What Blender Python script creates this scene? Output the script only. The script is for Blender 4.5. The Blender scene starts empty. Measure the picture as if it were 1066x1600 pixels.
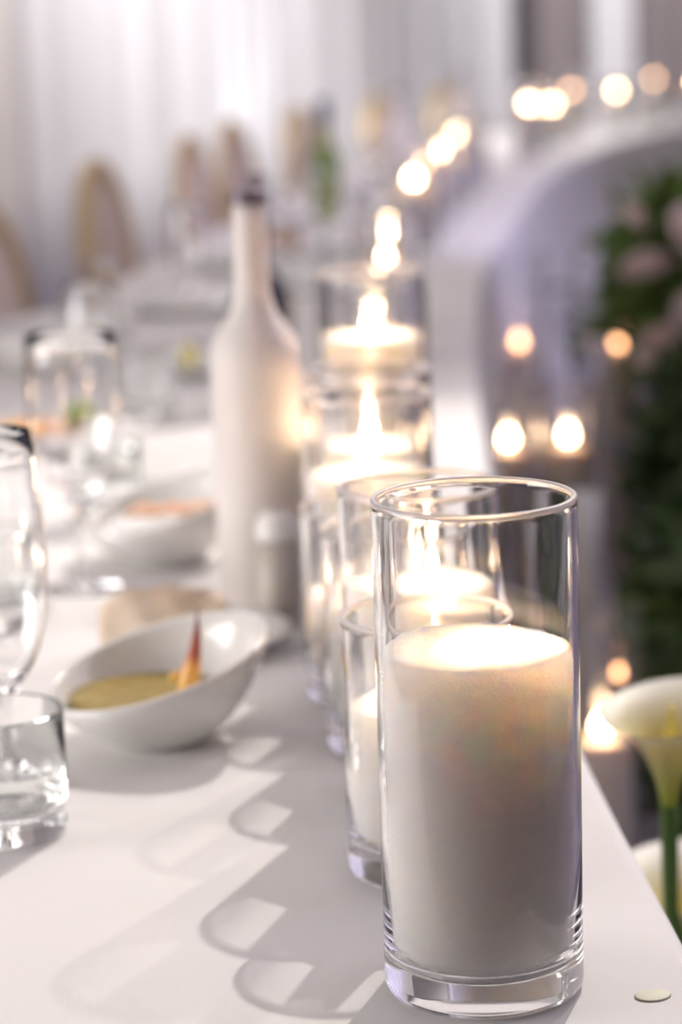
import bpy, math, random
import numpy as np
from mathutils import Vector, Matrix

random.seed(7)
S = bpy.context.scene
COL = S.collection
PI = math.pi
T = 0.75                      # height of the table top above the floor

# ------------------------------------------------------------------ camera
cam_d = bpy.data.cameras.new('camera')
cam = bpy.data.objects.new('camera', cam_d)
COL.objects.link(cam)
PITCH, ROLL, CAMH, FPX = math.radians(11.518), math.radians(1.9145), 0.4778, 3780.0
f_ = Vector((0, math.cos(PITCH), -math.sin(PITCH)))
r0, u0 = Vector((1, 0, 0)), Vector((0, math.sin(PITCH), math.cos(PITCH)))
rt = r0 * math.cos(ROLL) - u0 * math.sin(ROLL)
up = r0 * math.sin(ROLL) + u0 * math.cos(ROLL)
cam.matrix_world = Matrix(((rt.x, up.x, -f_.x, 0), (rt.y, up.y, -f_.y, 0),
                           (rt.z, up.z, -f_.z, T + CAMH), (0, 0, 0, 1)))
cam_d.sensor_fit = 'VERTICAL'
cam_d.sensor_height = 36.0
cam_d.sensor_width = 24.0
cam_d.lens = FPX * 36.0 / 1600.0
cam_d.clip_start = 0.05
cam_d.clip_end = 100
cam_d.dof.use_dof = True
cam_d.dof.focus_distance = 1.20
cam_d.dof.aperture_fstop = 4.7
cam_d.dof.aperture_blades = 0
S.camera = cam

# ------------------------------------------------------------------ render look
S.view_settings.view_transform = 'Standard'
S.view_settings.look = 'None'
S.view_settings.gamma = 1.0
S.view_settings.use_curve_mapping = False
S.view_settings.exposure = 0.0
cy = S.cycles
cy.max_bounces = 40
cy.transmission_bounces = 40
cy.glossy_bounces = 12
cy.diffuse_bounces = 4
cy.transparent_max_bounces = 32
cy.caustics_reflective = False
cy.caustics_refractive = True
cy.blur_glossy = 0.6
cy.sample_clamp_indirect = 90.0
cy.use_denoising = True

# ------------------------------------------------------------------ world
W = bpy.data.worlds.new('world')
S.world = W
W.use_nodes = True
bg = W.node_tree.nodes['Background']
bg.inputs[0].default_value = (0.90, 0.88, 0.90, 1)
bg.inputs[1].default_value = 0.05

# ------------------------------------------------------------------ lights
def area(name, loc, target, sx, sy, power, col, spread=180):
    l = bpy.data.lights.new(name, 'AREA')
    l.shape = 'RECTANGLE'; l.size = sx; l.size_y = sy
    l.energy = power; l.color = col; l.spread = math.radians(spread)
    o = bpy.data.objects.new(name, l)
    COL.objects.link(o)
    o.location = loc
    o.rotation_euler = (Vector(target) - Vector(loc)).to_track_quat('-Z', 'Y').to_euler()
    return o

def spot(name, loc, target, deg, power, col, radius, blend=0.4, caustic=False):
    l = bpy.data.lights.new(name, 'SPOT')
    l.energy = power; l.color = col; l.spot_size = math.radians(deg)
    l.spot_blend = blend; l.shadow_soft_size = radius
    l.cycles.is_caustics_light = caustic
    o = bpy.data.objects.new(name, l)
    COL.objects.link(o)
    o.location = loc
    o.rotation_euler = (Vector(target) - Vector(loc)).to_track_quat('-Z', 'Y').to_euler()
    return o

KEY_T = Vector((-0.05, 1.6, T))
def key_pos(az, el, d):
    az, el = math.radians(az), math.radians(el)
    return KEY_T + d * Vector((math.sin(az) * math.cos(el), math.cos(az) * math.cos(el), math.sin(el)))
spot('ceiling_spot_key', key_pos(24, 45.5, 4.0), KEY_T, 44, 400, (1.0, 0.92, 0.86), 0.03, 0.6, True)
spot('ceiling_spot_second', key_pos(31, 35, 5.0), KEY_T, 38, 200, (1.0, 0.94, 0.90), 0.035, 0.6, True)
area('ceiling_bounce_fill', (-0.4, 5.2, 3.3), (-0.4, 5.2, 4.0), 6.0, 9.0, 92, (1.0, 0.945, 0.915))  # added upward fill that brightens the ceiling for soft ambient; no real fitting
area('left_side_fill', (-2.6, 1.1, T + 0.42), (-0.1, 1.4, T + 0.1), 1.6, 0.9, 58, (1.0, 0.96, 0.95))  # added low fill for left-facing sides, stands for no known lamp
area('curtain_fill', (-0.6, 7.4, 3.6), (-0.75, 10.2, T + 0.2), 3.2, 1.0, 64, (1.0, 0.96, 0.97), 80)  # unseen fill added to brighten the left curtains
area('back_wall_fill', (1.2, 12.0, 3.8), (1.2, 13.9, T + 0.2), 3.0, 0.6, 35, (0.97, 0.95, 1.0), 90)  # extra fill added out of view to lift the back wall drapes
spot('lilac_wash', (2.6, 3.6, T + 2.9), (1.1, 6.2, 0.2), 50, 400, (0.68, 0.63, 1.0), 0.15, 0.6)
spot('right_drape_fill', (0.9, 1.4, T + 2.95), (2.9, 3.0, 0.9), 75, 340, (0.60, 0.56, 1.0), 0.12, 0.6)  # added spot that lights the off-frame drape on the right
spot('curtain_uplight_lamp', (-0.22, 10.1, 0.25), (-0.30, 10.75, 1.5), 50, 16, (0.93, 0.96, 1.0), 0.05, 0.8)

# ------------------------------------------------------------------ materials
def mat(name, base=(0.8, 0.8, 0.8), rough=0.5, metal=0.0, noise=None, bump=None, sss=None,
        emit=None, coat=0.0, spec=0.5, sheen=0.0):
    m = bpy.data.materials.new(name)
    m.use_nodes = True
    nt = m.node_tree
    b = nt.nodes['Principled BSDF']
    b.inputs['Base Color'].default_value = (*base, 1)
    b.inputs['Roughness'].default_value = rough
    b.inputs['Metallic'].default_value = metal
    b.inputs['Specular IOR Level'].default_value = spec
    if coat: b.inputs['Coat Weight'].default_value = coat
    if sheen: b.inputs['Sheen Weight'].default_value = sheen
    tc = nt.nodes.new('ShaderNodeTexCoord')
    if noise:
        sc, c2, detail = noise
        n = nt.nodes.new('ShaderNodeTexNoise')
        n.inputs['Scale'].default_value = sc
        n.inputs['Detail'].default_value = detail
        r = nt.nodes.new('ShaderNodeValToRGB')
        r.color_ramp.elements[0].color = (*base, 1)
        r.color_ramp.elements[1].color = (*c2, 1)
        r.color_ramp.elements[0].position = 0.35
        r.color_ramp.elements[1].position = 0.65
        nt.links.new(tc.outputs['Object'], n.inputs['Vector'])
        nt.links.new(n.outputs['Fac'], r.inputs['Fac'])
        nt.links.new(r.outputs['Color'], b.inputs['Base Color'])
    if bump:
        sc, st, dist = bump
        n = nt.nodes.new('ShaderNodeTexNoise')
        n.inputs['Scale'].default_value = sc
        n.inputs['Detail'].default_value = 3
        bp = nt.nodes.new('ShaderNodeBump')
        bp.inputs['Strength'].default_value = st
        bp.inputs['Distance'].default_value = dist
        nt.links.new(tc.outputs['Object'], n.inputs['Vector'])
        nt.links.new(n.outputs['Fac'], bp.inputs['Height'])
        nt.links.new(bp.outputs['Normal'], b.inputs['Normal'])
    if sss:
        w, rad, sc = sss
        b.inputs['Subsurface Weight'].default_value = w
        b.inputs['Subsurface Radius'].default_value = rad
        b.inputs['Subsurface Scale'].default_value = sc
    if emit:
        b.inputs['Emission Color'].default_value = (*emit[0], 1)
        b.inputs['Emission Strength'].default_value = emit[1]
    return m

def glass_mat(name, col=(1, 1, 1), ior=1.5, rough=0.0):
    m = bpy.data.materials.new(name)
    m.use_nodes = True
    nt = m.node_tree
    nt.nodes.remove(nt.nodes['Principled BSDF'])
    g = nt.nodes.new('ShaderNodeBsdfGlass')
    g.inputs['Color'].default_value = (*col, 1)
    g.inputs['IOR'].default_value = ior
    g.inputs['Roughness'].default_value = rough
    nt.links.new(g.outputs[0], nt.nodes['Material Output'].inputs['Surface'])
    return m

def emit_mat(name, col, strength):
    m = bpy.data.materials.new(name)
    m.use_nodes = True
    nt = m.node_tree
    nt.nodes.remove(nt.nodes['Principled BSDF'])
    e = nt.nodes.new('ShaderNodeEmission')
    e.inputs['Color'].default_value = (*col, 1)
    e.inputs['Strength'].default_value = strength
    nt.links.new(e.outputs[0], nt.nodes['Material Output'].inputs['Surface'])
    return m

def cloth_mat():
    m = mat('white_linen', (0.86, 0.835, 0.82), 0.85, spec=0.2)
    nt = m.node_tree
    b = nt.nodes['Principled BSDF']
    tc = nt.nodes.new('ShaderNodeTexCoord')
    w1 = nt.nodes.new('ShaderNodeTexWave'); w1.inputs['Scale'].default_value = 420; w1.bands_direction = 'X'
    w2 = nt.nodes.new('ShaderNodeTexWave'); w2.inputs['Scale'].default_value = 420; w2.bands_direction = 'Y'
    ns = nt.nodes.new('ShaderNodeTexNoise'); ns.inputs['Scale'].default_value = 9; ns.inputs['Detail'].default_value = 2
    ad = nt.nodes.new('ShaderNodeMath'); ad.operation = 'ADD'
    b1 = nt.nodes.new('ShaderNodeBump'); b1.inputs['Strength'].default_value = 0.12; b1.inputs['Distance'].default_value = 0.0006
    b2 = nt.nodes.new('ShaderNodeBump'); b2.inputs['Strength'].default_value = 0.35; b2.inputs['Distance'].default_value = 0.006
    for w in (w1, w2): nt.links.new(tc.outputs['Object'], w.inputs['Vector'])
    nt.links.new(tc.outputs['Object'], ns.inputs['Vector'])
    nt.links.new(w1.outputs['Fac'], ad.inputs[0]); nt.links.new(w2.outputs['Fac'], ad.inputs[1])
    nt.links.new(ad.outputs[0], b1.inputs['Height'])
    nt.links.new(ns.outputs['Fac'], b2.inputs['Height'])
    nt.links.new(b1.outputs['Normal'], b2.inputs['Normal'])
    nt.links.new(b2.outputs['Normal'], b.inputs['Normal'])
    return m

M = {}
M['cloth'] = cloth_mat()
M['glass'] = glass_mat('clear_glass', (0.998, 0.998, 0.998), 1.47)
M['glass_green'] = glass_mat('pale_green_glass', (0.985, 0.992, 0.988), 1.47)
M['rim'] = mat('rim_glow_tint', (0.95, 0.90, 0.89), 0.4)  # pale pinkish rough ring, imitates candle glow carried into the rim
M['rim'].node_tree.nodes['Principled BSDF'].inputs['Transmission Weight'].default_value = 0.55
M['green_bottle'] = mat('green_bottle_glass', (0.10, 0.20, 0.025), 0.08, coat=0.5, noise=(9, (0.30, 0.27, 0.03), 1))
M['dark_bottle'] = mat('dark_bottle_glass', (0.012, 0.011, 0.022), 0.1, coat=0.5)
M['foil'] = mat('navy_foil', (0.07, 0.07, 0.16), 0.35, 0.4)
M['foil_grey'] = mat('mauve_foil', (0.20, 0.16, 0.19), 0.35, 0.5)
M['wax'] = mat('granulated_wax', (0.83, 0.80, 0.77), 0.75, bump=(900, 0.6, 0.0012), sss=(1.0, (1.0, 0.82, 0.64), 0.050), spec=0.25)
M['flame'] = emit_mat('flame', (1.0, 0.70, 0.43), 240)
M['flame_front'] = emit_mat('flame_front', (1.0, 0.64, 0.36), 900)
M['flame_dim'] = emit_mat('flame_dim', (1.0, 0.50, 0.24), 11)
M['flame_far'] = emit_mat('flame_far', (1.0, 0.66, 0.38), 42)
M['flame_amber'] = emit_mat('flame_amber', (1.0, 0.56, 0.30), 15)
M['wick'] = mat('burnt_wick', (0.03, 0.025, 0.02), 0.9)
M['ceramic'] = mat('white_ceramic', (0.80, 0.785, 0.755), 0.22, coat=0.3)
M['matte_white'] = mat('matte_white', (0.80, 0.74, 0.70), 0.55, noise=(6, (0.83, 0.75, 0.70), 1))
M['cap'] = mat('pale_cap', (0.85, 0.82, 0.79), 0.4)
M['shaker'] = mat('shaded_white_ceramic', (0.56, 0.50, 0.44), 0.45)  # white ceramic with the shade on its front mixed into the colour
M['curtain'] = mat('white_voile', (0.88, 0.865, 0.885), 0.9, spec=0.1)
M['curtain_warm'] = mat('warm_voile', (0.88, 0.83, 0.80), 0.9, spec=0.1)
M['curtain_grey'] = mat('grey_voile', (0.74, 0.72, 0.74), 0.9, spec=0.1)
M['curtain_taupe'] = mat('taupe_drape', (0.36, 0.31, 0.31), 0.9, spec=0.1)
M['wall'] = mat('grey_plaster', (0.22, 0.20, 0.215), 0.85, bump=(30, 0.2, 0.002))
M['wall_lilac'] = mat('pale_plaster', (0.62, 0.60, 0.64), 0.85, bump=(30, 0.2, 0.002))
M['ceiling'] = mat('ceiling_paint', (0.85, 0.83, 0.83), 0.9)
M['floor'] = mat('dark_carpet', (0.22, 0.19, 0.205), 0.45, noise=(6, (0.28, 0.245, 0.265), 4))
M['gold'] = mat('antique_gold', (0.64, 0.48, 0.25), 0.42, 0.5)
M['chair_fabric'] = mat('beige_upholstery', (0.74, 0.61, 0.54), 0.85, bump=(500, 0.3, 0.001))
M['soup'] = mat('olive_gold_puree', (0.30, 0.205, 0.03), 0.45, noise=(60, (0.38, 0.27, 0.055), 3), sss=(0.3, (1, 0.7, 0.2), 0.006))
M['orange'] = mat('orange_slice', (0.90, 0.40, 0.05), 0.4, noise=(40, (0.92, 0.52, 0.14), 2))
M['salmon'] = mat('salmon_pink', (0.85, 0.48, 0.30), 0.5, noise=(30, (0.9, 0.6, 0.42), 2))
M['leaf_food'] = mat('salad_leaf', (0.20, 0.32, 0.05), 0.5, noise=(40, (0.40, 0.44, 0.10), 2))
M['lemon'] = mat('lemon', (0.86, 0.70, 0.14), 0.4, noise=(60, (0.9, 0.78, 0.3), 2))
M['crisp'] = mat('flatbread_crisp', (0.82, 0.70, 0.56), 0.7, noise=(45, (0.80, 0.62, 0.45), 4), bump=(150, 0.5, 0.002))
M['bread'] = mat('baked_crust', (0.55, 0.27, 0.11), 0.6, noise=(30, (0.68, 0.40, 0.2), 3))
M['petal'] = mat('ivory_petal', (0.84, 0.82, 0.76), 0.5, sss=(0.3, (1, 0.9, 0.7), 0.005))
M['rose'] = mat('blush_rose', (0.86, 0.70, 0.65), 0.6)
M['gyp'] = mat('white_blossom', (0.80, 0.78, 0.80), 0.7)
M['leaf'] = mat('dark_leaf', (0.035, 0.075, 0.018), 0.45, noise=(7, (0.07, 0.12, 0.025), 2))
M['leaf_light'] = mat('fresh_leaf', (0.10, 0.19, 0.03), 0.45, noise=(7, (0.16, 0.24, 0.05), 2))
M['stem'] = mat('green_stem', (0.09, 0.20, 0.03), 0.5)
M['twig'] = mat('brown_twig', (0.30, 0.13, 0.06), 0.7)
M['amber'] = mat('amber_drink', (0.80, 0.47, 0.08), 0.15, coat=0.5)
M['black'] = mat('black_metal', (0.02, 0.02, 0.022), 0.4)
M['pillar'] = mat('ivory_pillar_wax', (0.84, 0.76, 0.66), 0.6, sss=(0.5, (1, 0.6, 0.3), 0.02))
M['plinth'] = mat('grey_plinth_paint', (0.16, 0.15, 0.17), 0.6)
M['wood'] = mat('birch_ply', (0.5, 0.36, 0.22), 0.6, noise=(4, (0.42, 0.29, 0.17), 4))
M['tea_leaf'] = mat('torn_leaf', (0.76, 0.75, 0.58), 0.6)
M['lamp_lens'] = emit_mat('lamp_lens', (0.93, 0.96, 1.0), 6)

def grad_mat(name, stops, z0, z1, rough=0.5, sss=None):
    m = mat(name, stops[0][1], rough, sss=sss)
    nt = m.node_tree
    tc = nt.nodes.new('ShaderNodeTexCoord')
    sp = nt.nodes.new('ShaderNodeSeparateXYZ')
    mr = nt.nodes.new('ShaderNodeMapRange')
    mr.inputs[1].default_value = z0; mr.inputs[2].default_value = z1
    rp = nt.nodes.new('ShaderNodeValToRGB')
    e = rp.color_ramp.elements
    e[0].position, e[0].color = stops[0][0], (*stops[0][1], 1)
    e[1].position, e[1].color = stops[-1][0], (*stops[-1][1], 1)
    for p, c in stops[1:-1]:
        k = e.new(p); k.color = (*c, 1)
    nt.links.new(tc.outputs['Object'], sp.inputs[0])
    nt.links.new(sp.outputs['Z'], mr.inputs[0])
    nt.links.new(mr.outputs[0], rp.inputs['Fac'])
    nt.links.new(rp.outputs['Color'], nt.nodes['Principled BSDF'].inputs['Base Color'])
    return m
M['chili'] = grad_mat('chili_garnish', [(0, (0.88, 0.55, 0.14)), (0.35, (0.82, 0.38, 0.08)), (0.5, (0.40, 0.07, 0.02)), (1, (0.16, 0.02, 0.015))], 0, 0.055, 0.35)
M['calla'] = grad_mat('calla_spathe', [(0, (0.22, 0.36, 0.03)), (0.18, (0.46, 0.52, 0.06)), (0.5, (0.66, 0.56, 0.22)), (0.74, (0.66, 0.63, 0.55)), (1, (0.70, 0.675, 0.61))], -0.085, 0.03, 0.45, sss=(0.2, (1, 0.9, 0.6), 0.004))

# ------------------------------------------------------------------ mesh helpers
class MB:
    def __init__(self):
        self.v, self.f = [], []
    def add(self, vs, fs):
        o = len(self.v)
        self.v += [tuple(p) for p in vs]
        self.f += [tuple(i + o for i in f) for f in fs]
        return self
    def box(self, x0, x1, y0, y1, z0, z1):
        vs = [(x, y, z) for z in (z0, z1) for y in (y0, y1) for x in (x0, x1)]
        return self.add(vs, [(0, 2, 3, 1), (4, 5, 7, 6), (0, 1, 5, 4), (2, 6, 7, 3), (0, 4, 6, 2), (1, 3, 7, 5)])
    def lathe(self, prof, n=32, cx=0, cy=0, rim=None):
        """prof: (r, z) from the axis at one end to the axis at the other; r = 0 makes a pole"""
        rows, vs, fs = [], [], []
        for r, z in prof:
            if r <= 1e-9:
                rows.append([len(vs)]); vs.append((cx, cy, z))
            else:
                rows.append(list(range(len(vs), len(vs) + n)))
                for k in range(n):
                    a = 2 * PI * k / n
                    vs.append((cx + r * math.cos(a), cy + r * math.sin(a), z))
        for A, B in zip(rows, rows[1:]):
            for k in range(n):
                k2 = (k + 1) % n
                if len(A) == 1 and len(B) == 1: continue
                if len(A) == 1: fs.append((A[0], B[k2], B[k]))
                elif len(B) == 1: fs.append((A[k], A[k2], B[0]))
                else: fs.append((A[k], A[k2], B[k2], B[k]))
        if rim: vs = [rim(p) for p in vs]
        return self.add(vs, fs)
    def tube(self, pts, rad, n=10, closed=False):
        pts = [Vector(p) for p in pts]
        if not hasattr(rad, '__len__'): rad = [rad] * len(pts)
        vs, fs, m = [], [], len(pts)
        ref = Vector((0.13, 0.21, 0.97)).normalized()
        for i, p in enumerate(pts):
            a = pts[(i - 1) % m] if (closed or i) else p
            b = pts[(i + 1) % m] if (closed or i < m - 1) else p
            d = (b - a).normalized()
            x = d.cross(ref)
            if x.length < 1e-3: x = d.cross(Vector((1, 0, 0)))
            x.normalize(); y = d.cross(x)
            for k in range(n):
                t = 2 * PI * k / n
                vs.append(p + (x * math.cos(t) + y * math.sin(t)) * rad[i])
        for i in range(m if closed else m - 1):
            j = (i + 1) % m
            for k in range(n):
                k2 = (k + 1) % n
                fs.append((i * n + k, i * n + k2, j * n + k2, j * n + k))
        if not closed:
            fs.append(tuple(range(n - 1, -1, -1)))
            fs.append(tuple((m - 1) * n + k for k in range(n)))
        return self.add(vs, fs)
    def build(self, name, m, parent=None, smooth=True, loc=None, rot=None):
        me = bpy.data.meshes.new(name)
        me.from_pydata(self.v, [], self.f)
        me.update()
        if smooth: me.polygons.foreach_set('use_smooth', [True] * len(me.polygons))
        me.materials.append(m)
        o = bpy.data.objects.new(name, me)
        COL.objects.link(o)
        if parent: o.parent = parent
        if loc: o.location = loc
        if rot: o.rotation_euler = rot
        return o

def thing(name, label, cat, loc=(0, 0, 0), rz=0, group=None):
    o = bpy.data.objects.new(name, None)
    o.empty_display_size = 0.05
    COL.objects.link(o)
    o.location = loc
    o.rotation_euler = (0, 0, rz)
    tag(o, label, cat, group)
    return o
def tag(o, label, cat, group=None):
    o['label'] = label; o['category'] = cat
    if group: o['group'] = group
    return o
def struct(o):
    o['kind'] = 'structure'
    return o
def caster(o):
    o.cycles.is_caustics_caster = True
    return o
def dup(root, loc, rz, label, group=None):
    r = root.copy(); COL.objects.link(r)
    r.location = loc; r.rotation_euler = (0, 0, rz)
    r['label'] = label
    if group: r['group'] = group
    for ch in list(root.children):
        c = ch.copy(); COL.objects.link(c); c.parent = r
        for g in list(ch.children):
            d = g.copy(); COL.objects.link(d); d.parent = c
    return r

# ------------------------------------------------------------------ room shell
YB = 14.0
struct(MB().box(-4, 6, -3, YB + 0.2, -0.1, 0).build('floor', M['floor'], smooth=False))
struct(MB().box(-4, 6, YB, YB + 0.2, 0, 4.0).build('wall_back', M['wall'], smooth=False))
struct(MB().box(-4.2, -4, -3, YB + 0.2, 0, 4.0).build('wall_left', M['ceiling'], smooth=False))
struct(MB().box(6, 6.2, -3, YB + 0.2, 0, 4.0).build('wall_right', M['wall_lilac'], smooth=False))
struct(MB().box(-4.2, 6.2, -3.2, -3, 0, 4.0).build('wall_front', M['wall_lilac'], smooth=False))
struct(MB().box(-4.2, 6.2, -3.2, YB + 0.2, 4.0, 4.2).build('ceiling', M['ceiling'], smooth=False))

def drape(p0, p1, m, label, pleat=0.17, amp=0.05, ph=0.0):
    p0, p1 = Vector((*p0, 0)), Vector((*p1, 0))
    L = (p1 - p0).length
    d = (p1 - p0) / L
    nrm = Vector((-d.y, d.x, 0))
    n = int(L / pleat * 10) + 2
    vs, fs = [], []
    zs = [0.012, 0.7, 1.6, 2.6, 3.9]
    for k in range(n):
        x = L * k / (n - 1)
        a = 2 * PI * x / pleat + ph
        w = amp * (math.sin(a) + 0.35 * math.sin(0.43 * a + 1.3))
        for z in zs:
            q = p0 + d * x + nrm * w * (1.1 - 0.12 * z)
            vs.append((q.x, q.y, z))
    nz, nv = len(zs), len(vs)
    vs += [(x + nrm.x * 0.006, y + nrm.y * 0.006, z) for x, y, z in vs]
    for k in range(n - 1):
        for j in range(nz - 1):
            a = k * nz + j
            fs.append((a, a + nz, a + nz + 1, a + 1))
            fs.append((nv + a, nv + a + 1, nv + a + nz + 1, nv + a + nz))
        a = k * nz
        fs.append((a, nv + a, nv + a + nz, a + nz))
    o = MB().add(vs, fs).build('drape', m)
    tag(o, label, 'curtain', 'drapes along the back wall')
    return o
drape((-2.4, 6.2), (-1.03, 8.45), M['curtain_warm'], 'warm cream pleated drape at the far left behind the gold chairs', 0.26, 0.04)
drape((-1.02, 8.47), (-0.50, 10.15), M['curtain'], 'wide pinkish white pleated drape behind the oval chair backs', 0.28, 0.035, 1.0)
drape((-0.49, 10.2), (-0.17, 11.0), M['curtain'], 'brightest white drape, lit from below, above the white bottle', 0.2, 0.03, 2.0)
drape((-0.16, 11.03), (0.10, 11.6), M['curtain'], 'cool white drape behind the green bottle', 0.17, 0.04)
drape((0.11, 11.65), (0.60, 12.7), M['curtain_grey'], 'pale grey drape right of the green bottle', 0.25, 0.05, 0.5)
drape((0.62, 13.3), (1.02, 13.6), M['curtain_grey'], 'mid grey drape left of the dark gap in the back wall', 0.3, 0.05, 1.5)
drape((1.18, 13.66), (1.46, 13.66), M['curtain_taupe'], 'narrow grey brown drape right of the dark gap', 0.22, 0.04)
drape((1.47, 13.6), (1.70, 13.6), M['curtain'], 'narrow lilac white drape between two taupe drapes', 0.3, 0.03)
drape((2.5, 0.6), (3.3, 5.4), M['curtain'], 'added white drape out of view, reflecting lilac light from right of the ring', 0.3, 0.05, 0.8)['group'] = 'added drape on the right side'  # added out of view so the front glass edge reflects lilac
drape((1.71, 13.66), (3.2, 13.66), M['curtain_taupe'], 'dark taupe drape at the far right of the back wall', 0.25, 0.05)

def uplight(x, y, rz, label):
    t = thing('floor_uplight', label, 'lamp', (x, y, 0), rz)
    MB().lathe([(0, 0), (0.07, 0), (0.075, 0.01), (0.075, 0.02), (0, 0.02)], 24).build('base', M['black'], t)
    MB().lathe([(0, 0.0), (0.05, 0.0), (0.055, 0.005), (0.055, 0.13), (0.047, 0.13), (0.047, 0.11), (0, 0.11)], 24).build('can', M['black'], t, loc=(0, 0, 0.06), rot=(-0.35, 0, 0))
    MB().lathe([(0, 0.111), (0.046, 0.111), (0.046, 0.117), (0, 0.12)], 24).build('lens', M['lamp_lens'], t, loc=(0, 0, 0.06), rot=(-0.35, 0, 0))
    MB().box(-0.062, 0.062, -0.008, 0.008, 0.018, 0.1).build('yoke', M['black'], t, smooth=False)
uplight(-0.22, 10.1, -0.3, 'small black floor uplight standing before the brightest drape')

# ------------------------------------------------------------------ table and cloth
EDGE = [(0.183, 1.03), (0.179, 1.10), (0.173, 1.215), (0.157, 1.533), (0.1475, 1.95), (0.160, 2.547), (0.188, 3.159),
        (0.217, 3.684), (0.272, 4.404), (0.345, 5.07), (0.425, 5.65), (0.62, 7.0), (0.90, 8.4), (1.26, 9.6),
        (1.85, 10.9), (2.7, 12.0), (3.5, 12.6)]
def catmull(P, step):
    P = [np.array(p) for p in P]
    out = []
    Q = [2 * P[0] - P[1]] + P + [2 * P[-1] - P[-2]]
    for i in range(1, len(Q) - 2):
        a, b, c, d = Q[i - 1:i + 3]
        n = max(2, int(np.linalg.norm(c - b) / step))
        for k in range(n):
            t = k / n
            out.append(0.5 * (2 * b + (c - a) * t + (2 * a - 5 * b + 4 * c - d) * t * t + (3 * b - a - 3 * c + d) * t ** 3))
    out.append(P[-1])
    return np.array(out)
def stations(step):
    C = catmull(EDGE, step)
    tg = np.gradient(C, axis=0)
    tg /= np.linalg.norm(tg, axis=1)[:, None]
    nr = np.stack([tg[:, 1], -tg[:, 0]], 1)       # towards the inside of the ring
    return C, tg, nr
WID = 0.70
def table_pt(y, off):
    """a point on the table at edge station y, off metres in from the inner edge"""
    C, tg, nr = STA
    i = int(np.argmin(abs(C[:, 1] - y)))
    p = C[i] - nr[i] * off
    return float(p[0]), float(p[1]), math.atan2(tg[i, 1], tg[i, 0])
STA = stations(0.02)

def make_cloth():
    C, tg, nr = stations(0.03)
    s = np.concatenate([[0], np.cumsum(np.linalg.norm(np.diff(C, axis=0), axis=1))])
    rows = []
    for i in range(len(C)):
        prof = []
        for z in (0.52, 0.60, 0.68):                              # short outer drop
            w = 0.010 * math.sin(s[i] * 38) * (0.74 - z) / 0.2
            prof.append((WID + 0.008 + w, z))
        prof += [(WID + 0.008, T - 0.012), (WID + 0.005, T - 0.003), (WID - 0.005, T)]
        for k in range(1, 12): prof.append((WID - 0.005 - (WID - 0.017) * k / 12, T))
        R = 0.012
        for k in range(6):
            a = k / 5 * PI / 2
            prof.append((R - R * math.sin(a), T - R + R * math.cos(a)))
        for z in (0.70, 0.6, 0.45, 0.3, 0.15, 0.02):               # long inner skirt
            f = min(1.0, (T - z) / 0.4)
            w = f * (0.016 * math.sin(s[i] * 27) + 0.010 * math.sin(s[i] * 11.3 + 1))
            prof.append((-0.004 - 0.02 * f - w * 1.0, z))
        rows.append([(C[i, 0] - nr[i, 0] * o, C[i, 1] - nr[i, 1] * o, z) for o, z in prof])
    end = []                                                     # the cloth falls over the near end of the table too
    for dz, dy in ((0.012, 0.010), (0.05, 0.014), (0.12, 0.018), (0.22, 0.022)):
        end.append([(x, y - dy, min(z, T - dz)) for x, y, z in rows[0]])
    rows = end[::-1] + rows
    m = len(rows[0])
    vs = [p for r in rows for p in r]
    fs = [(i * m + k, i * m + k + 1, (i + 1) * m + k + 1, (i + 1) * m + k) for i in range(len(rows) - 1) for k in range(m - 1)]
    o = MB().add(vs, fs).build('tablecloth', M['cloth'])
    tag(o, 'long white linen tablecloth covering the curved banquet table', 'tablecloth')
    o.cycles.is_caustics_receiver = True
    return o
make_cloth()

def make_table():
    t = thing('banquet_table', 'long curved banquet table hidden under the white cloth', 'table', (0, 0, 0))
    C, tg, nr = stations(0.12)
    vs, fs = [], []
    for i in range(len(C)):
        for o, z in ((0.02, T - 0.006), (WID - 0.02, T - 0.006), (WID - 0.02, T - 0.03), (0.02, T - 0.03)):
            vs.append((C[i, 0] - nr[i, 0] * o, C[i, 1] - nr[i, 1] * o, z))
    for i in range(len(C) - 1):
        for k in range(4):
            a, b = i * 4 + k, i * 4 + (k + 1) % 4
            fs.append((a, b, b + 4, a + 4))
    fs += [(0, 3, 2, 1), tuple(len(vs) - 4 + k for k in range(4))]
    MB().add(vs, fs).build('tabletop', M['wood'], t, smooth=False)
    for i in range(2, len(C) - 1, 16):
        for o in (0.10, 0.24):
            x, y = C[i] - nr[i] * o
            MB().lathe([(0, 0), (0.018, 0), (0.018, T - 0.031), (0, T - 0.031)], 12, x, y).build('leg', M['black'], t)
make_table()

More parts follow.
